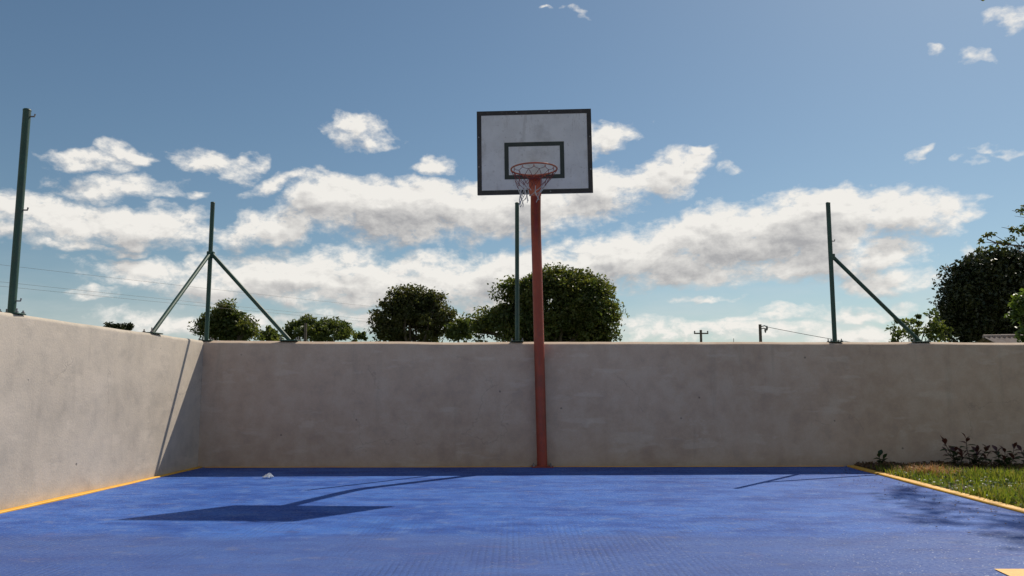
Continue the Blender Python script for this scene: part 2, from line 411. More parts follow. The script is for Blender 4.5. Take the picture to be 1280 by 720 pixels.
L_SHRUB = m_leaf('shrub_leaves', [(.030, .055, .020), (.05, .08, .03), (.07, .095, .04)], .25, .35)
M_BARK, _t, _b = mat('bark', (.075, .058, .043), .9)
_n = _t.noise(_t.mapping(pos(_t), scale=(1, 1, .25)), 14, 5, .6)
_t.l.new(_t.mixc(_n, (.045, .035, .027), (.13, .105, .08)), _b.inputs['Base Color']); bump(_t, _b, _n, .6, .02)
M_SOIL, _t, _b = mat('soil', (.09, .065, .045), .95)
_n = _t.noise(pos(_t), 5, 6, .65)
_t.l.new(_t.mixc(_n, (.055, .042, .028), (.13, .10, .065)), _b.inputs['Base Color']); bump(_t, _b, _n, .6, .02)
M_FIELD, _t, _b = mat('field_grass', (.07, .09, .035), .95)
_n = _t.noise(pos(_t), .8, 6, .65)
_t.l.new(_t.mixc(_n, (.055, .075, .028), (.11, .115, .05)), _b.inputs['Base Color'])
M_PETAL, _t, _b = mat('white_petals', (.75, .75, .72), .7)

# ------------------------------------------------------------------ the walls
TB, TL = .0379, -.0435
BD = Vector((math.cos(TB), math.sin(TB), 0)); BN = Vector((-BD.y, BD.x, 0))      # along the back wall / away from camera
LD = Vector((math.sin(TL), -math.cos(TL), 0)); LN = Vector((-math.cos(TL), -math.sin(TL), 0))  # toward camera / outward
C0 = Vector((-3.4549, 9.1005, 0)); WH = 1.399
def wobble(seed):
    ph = [(rnd.uniform(.3, 9), rnd.uniform(0, 6.3)) for _ in range(8)]
    return lambda s: sum(math.sin(a*s+b)/(1+.5*a) for a, b in ph)
def wall(name, p0, dr, nrm, length, thick, r, material, label, sgn=1, slope=.0):
    w1 = wobble(1); w2 = wobble(2)
    n = int(length/.12); prof_n = None; vs = []; fs = []
    for i in range(n+1):
        s = length*i/n; top = WH + .0035*w1(s) + rnd.uniform(-.0012, .0012); f0 = .003*w2(s)
        rr = r*(1+.16*w1(s*1.7)+rnd.uniform(-.08, .08))
        pr = [(0, -.06), (0, .35), (0, .75), (0, top-rr)]
        if slope > 0:
            pr[3] = (0, top-slope*1.35); pr += [(.003, top-slope*1.12), (.009, top-slope*.97), (.045, top-slope*.55), (.075, top-slope*.22), (.095, top-slope*.05)]
        else:
            for k in range(1, 6):
                a = k/6*math.pi/2; pr.append((rr-rr*math.cos(a), top-rr+rr*math.sin(a)))
        pr.append((max(rr, .11 if slope else 0), top)); pr.append((thick-rr, top))
        for k in range(1, 4):
            a = k/4*math.pi/2; pr.append((thick-rr+rr*math.sin(a), top-rr+rr*math.cos(a)))
        pr += [(thick, top-rr), (thick, -.06)]
        prof_n = len(pr)
        for d_, z in pr:
            q = p0 + dr*s + nrm*(d_ + (f0 if d_ < .05 and z > 0 else 0)); vs.append((q.x, q.y, z))
    for i in range(n):
        for k in range(prof_n-1):
            a, b_, c_, d_ = i*prof_n+k, (i+1)*prof_n+k, (i+1)*prof_n+k+1, i*prof_n+k+1
            fs.append((a, b_, c_, d_) if sgn > 0 else (d_, c_, b_, a))
    e0 = tuple(range(prof_n)); e1 = tuple(n*prof_n+k for k in range(prof_n))
    fs += [e0 if sgn < 0 else e0[::-1], e1 if sgn > 0 else e1[::-1]]
    fs = [f[::-1] for f in fs] if sgn > 0 else fs
    mb = MB(); mb.add(vs, fs); o = mb.build(name, material, smooth=40, loc=tuple(p0))
    bm = bmesh.new(); bm.from_mesh(o.data); bmesh.ops.recalc_face_normals(bm, faces=bm.faces[:]); bm.to_mesh(o.data); bm.free()
    return tag(o, label, 'wall')
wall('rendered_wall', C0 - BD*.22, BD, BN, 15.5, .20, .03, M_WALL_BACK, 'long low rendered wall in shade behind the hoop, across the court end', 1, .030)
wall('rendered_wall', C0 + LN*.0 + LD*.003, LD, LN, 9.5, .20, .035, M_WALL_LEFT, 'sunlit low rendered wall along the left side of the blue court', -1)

# ------------------------------------------------------------------ ground, court, lines
def sheet(name, pts, z, material, kind='structure', sub=None, parent=None):
    mb = MB(); mb.add([(x, y, z) for x, y in pts], [tuple(range(len(pts)))])
    o = mb.build(name, material, parent); o['kind'] = kind; return o
sheet('field', [(-700, -500), (700, -500), (700, 1500), (-700, 1500)], -.03, M_FIELD)
KA = Vector((3.765, 9.24, 0)); KB = Vector((3.585, 5.84, 0)); KD = (KB-KA).normalized(); KN = Vector((-KD.y, KD.x, 0))
if KN.x < 0: KN = -KN
K_END = KA + KD*13
q0 = C0; q1 = C0 + LD*9.4
sheet('blue_court', [(q0.x, q0.y+.01), (q1.x, q1.y), (K_END.x, K_END.y), (KA.x, KA.y)], 0, M_COURT)
# planted strip beside the court
ks = KA + KN*.05
sheet('soil_bed', [(KA.x+.02, KA.y+.02), (K_END.x+.02, K_END.y), (K_END.x+6, K_END.y), (C0.x+BD.x*14, C0.y+BD.y*14)], -.008, M_SOIL)

def kerb(name, a, b, w, h, nrm, label, r=.008):
    d_ = b-a; L = d_.length; d_.normalize(); n = int(L/.15); vs = []; fs = []
    w1 = wobble(3); w2 = wobble(4)
    for i in range(n+1):
        s = L*i/n; e0 = .006*w1(s)+rnd.uniform(-.0015, .0015); hh = h*(1+.12*w2(s))
        pr = [(e0, -.006), (e0, hh-r*.7), (e0+r, hh), (w-r, hh), (w, hh-r*.7), (w, -.006)]
        for d2, z in pr: q = a + d_*s + nrm*d2; vs.append((q.x, q.y, z))
    for i in range(n):
        for k in range(5): fs.append((i*6+k, (i+1)*6+k, (i+1)*6+k+1, i*6+k+1))
    fs += [tuple(range(6)), tuple(n*6+k for k in range(6))]
    mb = MB(); mb.add(vs, fs); o = mb.build(name, M_YELLOW, smooth=30, loc=tuple(a))
    bm = bmesh.new(); bm.from_mesh(o.data); bmesh.ops.recalc_face_normals(bm, faces=bm.faces[:]); bm.to_mesh(o.data); bm.free()
    return tag(o, label, 'kerb')
kerb('yellow_edging', KA - KN*.045 + KD*.05, K_END, .095, .016, KN, 'raised yellow edging between the blue court and the grass')
kerb('yellow_edging', C0 + LD*.004 - LN*.058, C0 + LD*9.4 - LN*.058, .056, .012, LN, 'yellow edging along the foot of the sunlit left wall')
kerb('yellow_edging', C0 + BD*.07 - BN*.018, KA - BD*.06 - BN*.020, .016, .007, BN, 'yellow edging along the foot of the shaded wall behind the hoop')
mk = MB()
mk.add([(2.300, 4.006, .004), (2.262, 3.66, .004), (3.40, 3.62, .004), (3.43, 3.995, .004)], [(0, 1, 2, 3)])
tag(mk.build('court_marking', M_YELLOW), 'flat yellow painted marking on the blue floor, cut by the lower right frame corner', 'marking')

# ------------------------------------------------------------------ fence posts
def plate(parent, c, ax, ay, sx_, sy_, bolts, zt=.012):
    M = Matrix((ax, ay, Vector((0, 0, 1)))).transposed()
    o = MB().box(c + Vector((0, 0, zt/2+.001)), (sx_, sy_, zt), M).build('base_plate', M_GREEN, parent)
    bevel_obj(o, .002, 1)
    for (bx_, by_, h) in bolts:
        q = c + ax*bx_ + ay*by_
        mb = MB().tube([q+Vector((0, 0, zt)), q+Vector((0, 0, zt+.012))], .013, 6).tube([q+Vector((0, 0, zt+.010)), q+Vector((0, 0, zt+h))], .006, 6)
        mb.build('bolt', M_STEEL, parent)
def fence_post(base, ht, rad, label, braces=(), lugs=(), ax=BD, ay=BN):
    o = empty('fence_post', base, label, 'fence post', 'green steel fence posts on the walls')
    top = base + Vector((0, 0, ht))
    MB().tube([base+Vector((0, 0, .012)), top], rad, 16).build('pole', M_GREEN, o, smooth=50)
    cp = MB().tube([top, top+Vector((0, 0, .008)), top+Vector((0, 0, .014))], [rad*1.06, rad*1.05, rad*.8], 16).build('cap', M_GREEN, o, smooth=50)
    plate(o, base, ax, ay, .15, .12, [(-.06, -.042, .026), (.06, -.042, .032), (-.06, .042, .036), (.06, .042, .024)], .009)
    for (foot, h) in braces:
        d_ = (foot-base).normalized()
        hi = base + Vector((0, 0, h)) + d_*rad*.7
        MB().tube([foot+Vector((0, 0, .012)), hi], .0225, 12).build('brace', M_GREEN, o, smooth=50)
        MB().box(hi - Vector((0, 0, .01)), (.05, .05, .07), Matrix((d_, d_.cross(Vector((0, 0, 1))), Vector((0, 0, 1)))).transposed()).build('brace_lug', M_GREEN, o)
        plate(o, foot, d_, Vector((-d_.y, d_.x, 0)), .20, .12, [(-.09, -.04, .04), (.09, .04, .045), (.085, -.04, .03)])
    for h in lugs:
        q = base + Vector((0, 0, h))
        MB().tube([q+ax*rad*.8, q+ax*(rad+.03), q+ax*(rad+.034)+Vector((0, 0, .02))], .006, 6).build('wire_hook', M_STEEL, o)
    return o
Z1 = Vector((0, 0, WH-.002))
pc = C0 - BD*.005 + BN*.09 + Z1
fence_post(pc, 1.595, .0240, 'green steel post on the corner of the two walls, held by two slanting braces',
           [(C0 + LD*1.10 + LN*.05 + Z1, 1.00), (C0 + BD*.93 + BN*.085 + Z1, 1.00)])
fence_post(C0 + BD*3.52 + BN*.09 + Z1, 1.62, .0240, 'plain unbraced green post on the back wall just left of the red hoop pole')
fence_post(C0 + BD*7.23 + BN*.09 + Z1, 1.655, .0255, 'green post right of the hoop with one brace sloping down to the right', [(C0 + BD*8.24 + BN*.085 + Z1, 1.02)], (1.2,))
fence_post(C0 + LD*3.195 + LN*.07 + Z1, 1.545, .028, 'tall plain green post with wire hooks on the sunlit left wall', (), (1.50, .78, .10), BD, BN)

# ------------------------------------------------------------------ basketball hoop
hoop = empty('basketball_hoop', (.335, 9.15, 0), 'basketball hoop on a bent red pole with a black edged white board and ragged net', 'basketball hoop')
pp = [Vector((.335, 9.15, .012))]
for k in range(1, 9): pp.append(Vector((.335-.055*k/8, 9.15, 2.50*k/8)))
a0 = Vector((.28, 9.15, 2.50)); ang = R(50)
rb = .42
for k in range(1, 9):
    th = ang*k/8; pp.append(a0 + Vector((-.012*k/8, -rb*(1-math.cos(th)), rb*math.sin(th))))
last = pp[-1]; dr = Vector((-.02, -math.sin(ang), math.cos(ang))).normalized()
tt = (last.y - 8.36)/(-dr.y); pp.append(last + dr*tt*.5); pp.append(last + dr*tt)
POLE_END = pp[-1]
MB().tube(pp, .0575, 20).build('pole', M_RED, hoop, smooth=50)
bp = MB().box((.335, 9.145, .006), (.24, .16, .012)).build('base_plate', M_RED, hoop); bevel_obj(bp, .002, 1)
for sx_, sy_ in ((-1, -1), (1, -1), (1, .9), (-1, .9)):
    q = Vector((.335+sx_*.095, 9.145+sy_*.06, .012))
    MB().tube([q, q+Vector((0, 0, .014))], .012, 6).tube([q, q+Vector((0, 0, .03))], .006, 6).build('bolt', M_STEEL, hoop)
# board
BY, BR = -.0355, .0139
bx = (Vector((math.cos(BY), math.sin(BY), 0))*math.cos(BR) + Vector((0, 0, 1))*math.sin(BR))
by_ = Vector((-math.sin(BY), math.cos(BY), 0)); bz = bx.cross(by_)
BM = Matrix((bx, by_, bz)).transposed()
B0 = Vector((.2409, 8.2484, 2.8727)); BW, BH = 1.2, .90
def bp_(x, y, z): return B0 + bx*x + by_*y + bz*z
o = MB().box(bp_(0, .014, BH/2), (BW, .028, BH), BM).build('backboard', M_BOARD, hoop); bevel_obj(o, .003, 1); BOARD = o
def strips(name, x0, x1, z0, z1, w, material, parent, proud=.003):
    mb = MB(); th = .004
    mb.box(bp_((x0+x1)/2, -proud+th/2, z1-w/2), (x1-x0, th, w), BM)
    mb.box(bp_((x0+x1)/2, -proud+th/2, z0+w/2), (x1-x0, th, w), BM)
    mb.box(bp_(x0+w/2, -proud+th/2, (z0+z1)/2), (w, th, z1-z0-2*w), BM)
    mb.box(bp_(x1-w/2, -proud+th/2, (z0+z1)/2), (w, th, z1-z0-2*w), BM)
    return mb.build(name, material, parent)
strips('black_border', -BW/2-.002, BW/2+.002, -.002, BH+.002, .047, M_BLACK, BOARD)
strips('target_rectangle', -.315, .310, .160, .555, .044, M_DKGREEN, BOARD)
for x, z in ((-.18, .882), (.16, .882), (.583, .60), (.583, .25), (-.583, .30), (-.583, .62), (-.15, .022), (.16, .022)):
    MB().tube([bp_(x, -.003, z), bp_(x, -.007, z)], .008, 8).build('board_bolt', M_STEEL, BOARD)
# steel back frame, behind the board
mb = MB()
for z in (.14, .76): mb.box(bp_(0, .048, z), (1.1, .036, .04), BM)
for x in (-.50, .50): mb.box(bp_(x, .048, .45), (.04, .034, .57), BM)
mb.build('back_frame', M_RED, hoop)
mb = MB(); mb.box(bp_(.0, .075, .45), (.20, .016, .56), BM); mb.build('mounting_plate', M_RED, hoop)
# rim
rc = bp_(-.006, -.38, .158); rr_ = .229
rim_pts = [rc + bx*math.cos(2*math.pi*k/48)*rr_ + by_*math.sin(2*math.pi*k/48)*rr_ for k in range(48)]
RIM = MB().tube(rim_pts, .0082, 10, close=True).build('rim', M_ORANGE, hoop, smooth=60)
mb = MB(); mb.box(bp_(0, -.009, .075), (.125, .012, .20), BM)
o = mb.build('rim_bracket', M_ORANGE, hoop); bevel_obj(o, .002, 1)
mb = MB()
for sx_ in (-1, 1):
    mb.tube([bp_(sx_*.05, -.015, .155), bp_(sx_*.075, -.10, .157), bp_(sx_*.105, -.178, .158)], .008, 8)
mb.box(bp_(0, -.085, .156), (.10, .14, .008), BM)
mb.build('rim_arm', M_ORANGE, hoop, smooth=40)
# net: 12 loops, red above, bleached and torn below
NL = 12
def ring_pt(i, level, sag=0):
    rads = [.221, .205, .165, .128, .104, .094, .088]; zs = [0, -.045, -.118, -.185, -.245, -.305, -.365]
    a = 2*math.pi*(i + (.5 if level % 2 else 0))/NL
    lr = random.Random(int(i*31+level*7)); j = .012 if level > 1 else .0
    skew = bx*(-.004*level - .0012*level*level) if level > 1 else Vector()
    return rc + bx*(math.cos(a)*rads[level]+lr.uniform(-j, j)) + by_*(math.sin(a)*rads[level]*.95+lr.uniform(-j, j)) + bz*(zs[level]+lr.uniform(-j, j)) + skew
def cord(mb, a, b, r=.0032):
    m_ = (a+b)/2 + Vector((0, 0, -.006)); mb.tube([a, m_, b], r, 5, cap=False)
hk = MB(); up_ = MB(); lw = MB()
for i in range(NL):
    a = ring_pt(i, 0); hk = MB(); hk.tube([a+bz*(-.008), a+bz*-.022+bx*.006, a+bz*-.03, a+bz*-.022-bx*.006, a+bz*-.008], .0028, 5, cap=False); hk.build('net_hook', M_ORANGE, RIM, smooth=60)
for lv in range(0, 6):
    for i in range(NL):
        p = ring_pt(i, lv) if lv else ring_pt(i, 0) + bz*-.026
        for di in ((0, -1) if lv % 2 == 0 else (0, 1)):
            j = (i+di) % NL
            q = ring_pt(j, lv+1)
            left = (math.cos(2*math.pi*i/NL) < -.1)
            if lv >= 4 and not left: continue
            if lv == 5 and rnd.random() < .3: continue
            if lv == 3 and rnd.random() < .08: continue
            (up_ if lv < 3 else lw).tube([p, (p+q)/2+Vector((rnd.uniform(-.006, .006), rnd.uniform(-.004, .004), -.004)), q],   .0027 if lv < 3 else .0036, 5, cap=False)
NET = up_.build('net', M_NETRED, hoop, smooth=60)
for i in (1, 5, 8, 10):
    p = ring_pt(i, 4); lw.tube([p, p+Vector((rnd.uniform(-.02, .02), rnd.uniform(-.02, .02), -.05)), p+Vector((rnd.uniform(-.04, .04), 0, -.09))], .004, 5, cap=False)
lw.build('torn_lower_net', M_NETWHITE, NET, smooth=60)

# ------------------------------------------------------------------ leaves and trees
def unit(n): v = nrs.normal(size=(n, 3)); return v/np.linalg.norm(v, axis=1)[:, None]
def leaf_mesh(name, P, size, material, parent=None, aspect=.55, droop=.2, updir=.35, kind=None, fold=.12, loc=None):
    """many separate leaves, each a folded diamond of four points in two triangles"""
    n = len(P); P = np.asarray(P, float)
    nm = unit(n); nm[:, 2] += updir; nm /= np.linalg.norm(nm, axis=1)[:, None]
    ax = unit(n); ax[:, 2] -= droop; ax -= nm*(ax*nm).sum(1)[:, None]; ax /= np.linalg.norm(ax, axis=1)[:, None]
    sd = np.cross(nm, ax); s = (size*nrs.uniform(.65, 1.3, n))[:, None]
    V = np.empty((n, 4, 3))
    V[:, 0] = P - ax*s*.5; V[:, 2] = P + ax*s*.5
    V[:, 1] = P + sd*s*aspect*.5 + nm*s*fold; V[:, 3] = P - sd*s*aspect*.5 + nm*s*fold
    off = np.zeros(3) if parent is None else np.array(parent.location)
    if loc is not None: off = np.array(loc)
    V = (V-off).reshape(-1, 3)
    me = bpy.data.meshes.new(name); me.vertices.add(n*4); me.vertices.foreach_set('co', V.ravel())
    b = np.arange(n)*4
    tri = np.stack([b, b+1, b+2, b, b+2, b+3], 1).reshape(-1)
    me.loops.add(n*6); me.loops.foreach_set('vertex_index', tri.astype(np.int32))
    me.polygons.add(n*2); me.polygons.foreach_set('loop_start', np.arange(n*2, dtype=np.int32)*3)
    me.update(calc_edges=True); me.materials.append(material)
    o = bpy.data.objects.new(name, me); COL.objects.link(o)
    if parent is not None: o.parent = parent
    elif loc is not None: o.location = loc
    if kind: o['kind'] = kind
    return o
def limb(mb, a, b, r0, r1, n=7, bend=.12, seg=6):
    a, b = Vector(a), Vector(b); L = (b-a).length
    off = Vector((rnd.uniform(-1, 1), rnd.uniform(-1, 1), rnd.uniform(.0, 1)))*L*bend
    pts = []; rs = []
    for k in range(seg+1):
        q = k/seg; pts.append(a.lerp(b, q) + off*math.sin(math.pi*q) + Vector((rnd.uniform(-1, 1), rnd.uniform(-1, 1), 0))*L*.012); rs.append(r0+(r1-r0)*q**.8)
    mb.tube(pts, rs, n); return pts
def tree(name, label, Y, lobes, base_u, leaf, lsize, n_leaves, clump=.42, trunk_r=.16, group=None, depth=1.0, fork=.45, cat='tree', gaps=.0, crown_name='crown', hole_at=.40):
    """lobes: (u, v, ru, rv) seen from the court, turned into ellipsoids at distance Y"""
    bx_ = at(base_u, 427, Y).x
    root = empty(name, (bx_, Y, -.03), label, cat, group)
    E = []
    for (u, v, ru, rv) in lobes:
        c = at(u, v, Y); rx = ru*Y/FPX; rz = rv*Y/FPX
        E.append((np.array([c.x, Y + nrs.uniform(-.35, .35)*rx*depth, c.z]), np.array([rx, max(.5*rx, .8*rz)*depth, rz])))
    vol = np.array([e[1][0]*e[1][2] for e in E]); vol = vol/vol.sum()
    npc = 42
    nc = max(8, n_leaves//npc)
    cents = []; tips = []
    for e, w in zip(E, vol):
        k = max(4, int(nc*w)); d_ = unit(k); rad = nrs.uniform(.45, 1.0, k)**.6
        rad *= nrs.uniform(.80, 1.22, k)
        cents.append(e[0] + d_*e[1]*rad[:, None])
    cents = np.concatenate(cents)
    cents = cents + nrs.normal(size=cents.shape)*clump*.36
    # holes where the sky or the limbs show through
    q = cents*np.array([1, 1, 1])/(clump*2.6); ph = nrs.uniform(0, 6, 3)
    hole = np.sin(q[:, 0]*2.1+ph[0]+np.sin(q[:, 2]*1.7))*np.sin(q[:, 2]*2.3+ph[1])*np.sin(q[:, 1]*1.9+ph[2]+q[:, 0])
    cents = cents[hole < hole_at]
    if gaps > 0: cents = cents[nrs.uniform(size=len(cents)) > gaps]
    cents = cents[cents[:, 2] > .5]
    k = len(cents)
    cs = clump*nrs.uniform(.35, 1.35, k)
    P = np.repeat(cents, npc, 0) + unit(k*npc)*(np.repeat(cs, npc)*nrs.uniform(0, 1, k*npc)**.5)[:, None]*np.array([1, 1, .72])
    P = P[P[:, 2] > .15]
    leaf_mesh(crown_name, P, lsize, leaf, root)
    zt = np.mean([e[0][2] for e in E]); fk = Vector((bx_, Y, max(.5, zt*fork)))
    mb = MB(); limb(mb, (bx_, Y, -.1), fk, trunk_r*1.25, trunk_r*.8, 10, .04); mb.build('trunk', M_BARK, root, smooth=60)
    for e in E:
        mb = MB(); tip = Vector(e[0]); pts = limb(mb, fk, tip, trunk_r*.5, trunk_r*.12, 7)
        near = cents[np.argsort(((cents-e[0])**2).sum(1))[:10]]
        for q in near[::2]: limb(mb, pts[rnd.randrange(3, 6)], q, trunk_r*.16, trunk_r*.04, 5, .1, 4)
        mb.build('branch', M_BARK, root, smooth=60)
    return root
GT = 'trees beyond the back wall'
tree('broadleaf_tree', 'widest round olive green tree, directly behind the red hoop pole', 27,
     [(704, 374, 48, 34), (736, 388, 32, 34), (664, 382, 40, 30), (624, 404, 30, 22), (694, 354, 34, 15), (746, 410, 24, 24), (652, 412, 46, 22), (604, 416, 14, 11), (716, 412, 46, 22), (690, 395, 50, 30), (735, 362, 24, 16), (648, 365, 26, 14)],
     692, L_OLIVE, .115, 76000, .32, .20, GT, .9, hole_at=.42)
tree('broadleaf_tree', 'brownish round tree with ragged edge, left of the unbraced green post', 34,
     [(513, 382, 34, 20), (520, 402, 44, 22), (494, 400, 28, 24), (546, 402, 20, 18), (514, 372, 20, 10), (482, 412, 16, 12), (530, 388, 26, 16), (496, 380, 16, 12), (516, 418, 46, 10), (500, 416, 26, 10), (540, 376, 12, 10), (556, 412, 12, 10)],
     516, L_COPPER, .135, 30000, .33, .17, GT, .9, gaps=.1)
tree('young_tree', 'small thin young tree between the brownish tree and the widest tree', 31,
     [(577, 412, 13, 11), (580, 403, 7, 6), (570, 418, 10, 8)], 577, L_MID, .15, 2200, .26, .06, GT, .9)
tree('bushy_tree', 'low broad bushy tree with a thin post in front, right of the corner post brace', 42,
     [(393, 409, 26, 11), (424, 413, 15, 10), (368, 415, 12, 8), (405, 416, 30, 9)], 398, L_MID, .15, 13000, .30, .12, GT, .9, hole_at=.6)
tree('round_shrub', 'very low shrub tip just right of the low broad bushy tree', 44, [(449, 421, 6, 4)], 449, L_MID, .17, 500, .2, .04, None, .9, cat='shrub')
tree('leafy_tree', 'dark leafy tree seen behind the corner post and its right brace', 33,
     [(282, 402, 26, 16), (286, 391, 14, 8), (260, 410, 16, 10), (306, 412, 12, 9), (290, 415, 30, 9)], 283, L_OLIVE, .135, 13000, .30, .13, GT, .9, gaps=.12)
tree('round_shrub', 'low green shrub between the corner brace foot and the dark leafy tree', 36,
     [(345, 419, 16, 7), (330, 421, 12, 5)], 342, L_MID, .17, 1400, .28, .05, None, .9, cat='shrub')
tree('dense_evergreen', 'large almost black dense tree at the right frame edge', 30,
     [(1228, 352, 42, 26), (1206, 382, 34, 32), (1272, 345, 44, 26), (1245, 385, 56, 36), (1200, 408, 28, 20), (1320, 375, 50, 46), (1260, 405, 50, 24), (1240, 328, 28, 11), (1214, 345, 28, 18), (1285, 325, 30, 12)],
     1262, L_DARK, .15, 62000, .36, .25, GT, 1.0, hole_at=.62)
tree('thin_bush', 'thin straggly olive bush behind the foot of the right post brace', 19,
     [(1140, 411, 26, 13), (1162, 404, 20, 16), (1116, 420, 16, 8), (1180, 418, 22, 12)], 1150, L_MID, .10, 2000, .17, .05, None, 1.0, cat='shrub', gaps=.3)
tree('bright_bush', 'bright green bush cut by the right frame edge, in front of the black tree', 17,
     [(1288, 396, 17, 24), (1298, 385, 20, 16), (1304, 412, 20, 14)], 1300, L_BRIGHT, .13, 3000, .22, .06, None, 1.0, cat='shrub')
tree('round_shrub', 'shrub tip just showing over the sunlit left wall beside the tall plain post', 13.5,
     [(152, 410, 12, 4), (138, 410, 10, 4), (146, 409, 14, 3.5)], 147, L_DARK, .05, 1500, .06, .03, None, 1.0, cat='shrub', hole_at=2)

# tall sparse tree standing outside the right of the frame; its lowest boughs hang into view
tall = empty('overhanging_tree', (9.6, 11.8, -.03), 'sparse tree at the right edge whose twigs hang above the black tree', 'tree', GT)
mb = MB(); tp = limb(mb, (9.7, 12.4, -.1), (9.6, 12.6, 9.8), .17, .05, 10, .02, 12); mb.build('trunk', M_BARK, tall, smooth=60)
def inframe(p):
    d_ = Vector(p) - Vector((0, 0, CAM_H)); cp, sp = math.cos(PITCH), math.sin(PITCH)
    z = d_.y*cp + d_.z*sp; u = 640+FPX*d_.x/z; v = 360-FPX*(-d_.y*sp+d_.z*cp)/z
    return u < 1310 and v > -25
cl = []
mb = MB()
for i in range(85):
    gx, gy = rnd.uniform(2.3, 3.42), rnd.uniform(4.2, 7.9)
    if rnd.random() > (gx-2.2)/1.5 + .1 or gx < 2.35 + .30*(gy-4.2): continue
    h = rnd.uniform(7.2, 9.6)
    c = Vector((gx, gy, 0)) + Vector((.5944, .7401, 1))*h
    if inframe(c): continue
    cl.append((c, rnd.uniform(.16, .42)))
    if i % 3 == 0: limb(mb, tp[rnd.randrange(11, 13)], c, .03, .006, 5, .03, 5)
mb.build('branch', M_BARK, tall, smooth=60)
low = MB(); YB = 11.2
def bpx(u, v, dy=0): return at(u, v, YB+dy)
BR_ = [([(1330, 305), (1300, 309), (1280, 308), (1262, 306), (1246, 304), (1234, 299), (1234, 294), (1240, 292)], .016),
       ([(1262, 306), (1250, 298), (1243, 294)], .007), ([(1246, 304), (1236, 307), (1226, 313)], .006), ([(1246, 304), (1235, 303), (1224, 302)], .006),
       ([(1262, 306), (1254, 310), (1240, 312)], .006), ([(1275, 307), (1270, 302), (1266, 298)], .006),
       ([(1320, 292), (1290, 290), (1268, 287), (1252, 284)], .010), ([(1320, 262), (1290, 264), (1276, 266), (1265, 263)], .009), ([(1290, 264), (1282, 272), (1268, 270)], .006)]
limb(low, tp[4], bpx(1330, 305), .05, .018, 7, .05); limb(low, tp[4], bpx(1320, 292), .04, .012, 7, .05); limb(low, tp[5], bpx(1320, 262), .04, .010, 7, .05)
for pts, r in BR_:
    n_ = len(pts); low.tube([bpx(u, v, .05*math.sin(i*1.7)) for i, (u, v) in enumerate(pts)], [r*(1-.75*i/(n_-1)) for i in range(n_)], 6)
low.build('bough', M_BARK, tall, smooth=60)
P = []
for (u, v, r) in [(1239, 293, 6), (1232, 295, 4), (1225, 302, 5), (1226, 312, 6), (1222, 314, 3), (1240, 311, 6), (1254, 311, 4), (1252, 304, 6), (1262, 299, 8), (1259, 304, 6), (1265, 286, 7), (1275, 290, 9), (1280, 284, 7), (1278, 264, 7), (1282, 259, 6), (1290, 300, 9), (1305, 290, 14), (1300, 265, 12)]:
    c = np.array(bpx(u, v)); k = int(5+r*2.6); P.append(c + unit(k)*(r*YB/FPX*nrs.uniform(.1, 1, k)**.6)[:, None]*np.array([1, 1, .7]))
leaf_mesh('bough_leaves', np.concatenate(P), .062, L_OLIVE, tall)
P = [np.array(c) + unit(30)*(r*nrs.uniform(0, 1, 30)**.5)[:, None] for c, r in cl]
leaf_mesh('crown', np.concatenate(P), .10, L_OLIVE, tall)

# ------------------------------------------------------------------ shed roof, utility poles, wires
Ys = 24
r0 = at(1229, 421.5, Ys); ra = Vector((r0.x, Ys, r0.z))
shed = empty('shed', (r0.x+2.5, Ys-1, -.03), 'low shed with a corrugated clay coloured roof, in front of the black tree', 'shed')
drop = .62; run = 1.7
MB().box((r0.x+2.65, Ys, (r0.z-.78)/2-.03), (4.9, 2*run-.5, r0.z-.78)).build('wall', M_SHED, shed)
rr = empty  # keep names short below
mb = MB()
roof = MB().box((r0.x+2.65, Ys, r0.z-.05), (5.2, .06, .06)).build('ridge_beam', M_WOOD, shed)
for side in (-1, 1):
    for k in range(5):
        x0 = r0.x + k*1.03; mbs = MB(); nn = 28; vs = []; fs = []
        lift = rnd.uniform(0, .02)
        for i in range(nn+1):
            x = x0 + 1.04*i/nn; zz = .026*math.sin(i/nn*2*math.pi*7) + lift
            for j in range(2):
                vs.append((x, Ys + side*run*j*1.0, r0.z - drop*j + zz)); 
        for i in range(nn): a = i*2; fs.append((a, a+2, a+3, a+1))
        for v_ in list(vs): vs.append((v_[0], v_[1], v_[2]-.008))
        nv = (nn+1)*2
        for i in range(nn): a = nv+i*2; fs.append((a+1, a+3, a+2, a)); fs.append((i*2+1, i*2+3, nv+i*2+3, nv+i*2+1)); fs.append((i*2+2, i*2, nv+i*2, nv+i*2+2))
        mbs.add(vs, fs); mbs.build('roof_sheet', M_TILE, shed, smooth=50)
for k in range(10):
    x0 = r0.x + k*.515
    MB().tube([(x0, Ys, r0.z+.018+.012*(k % 2)), (x0+.53, Ys, r0.z+.024+.012*(k % 2))], .055, 8).build('ridge_tile', M_TILE, shed, smooth=50)

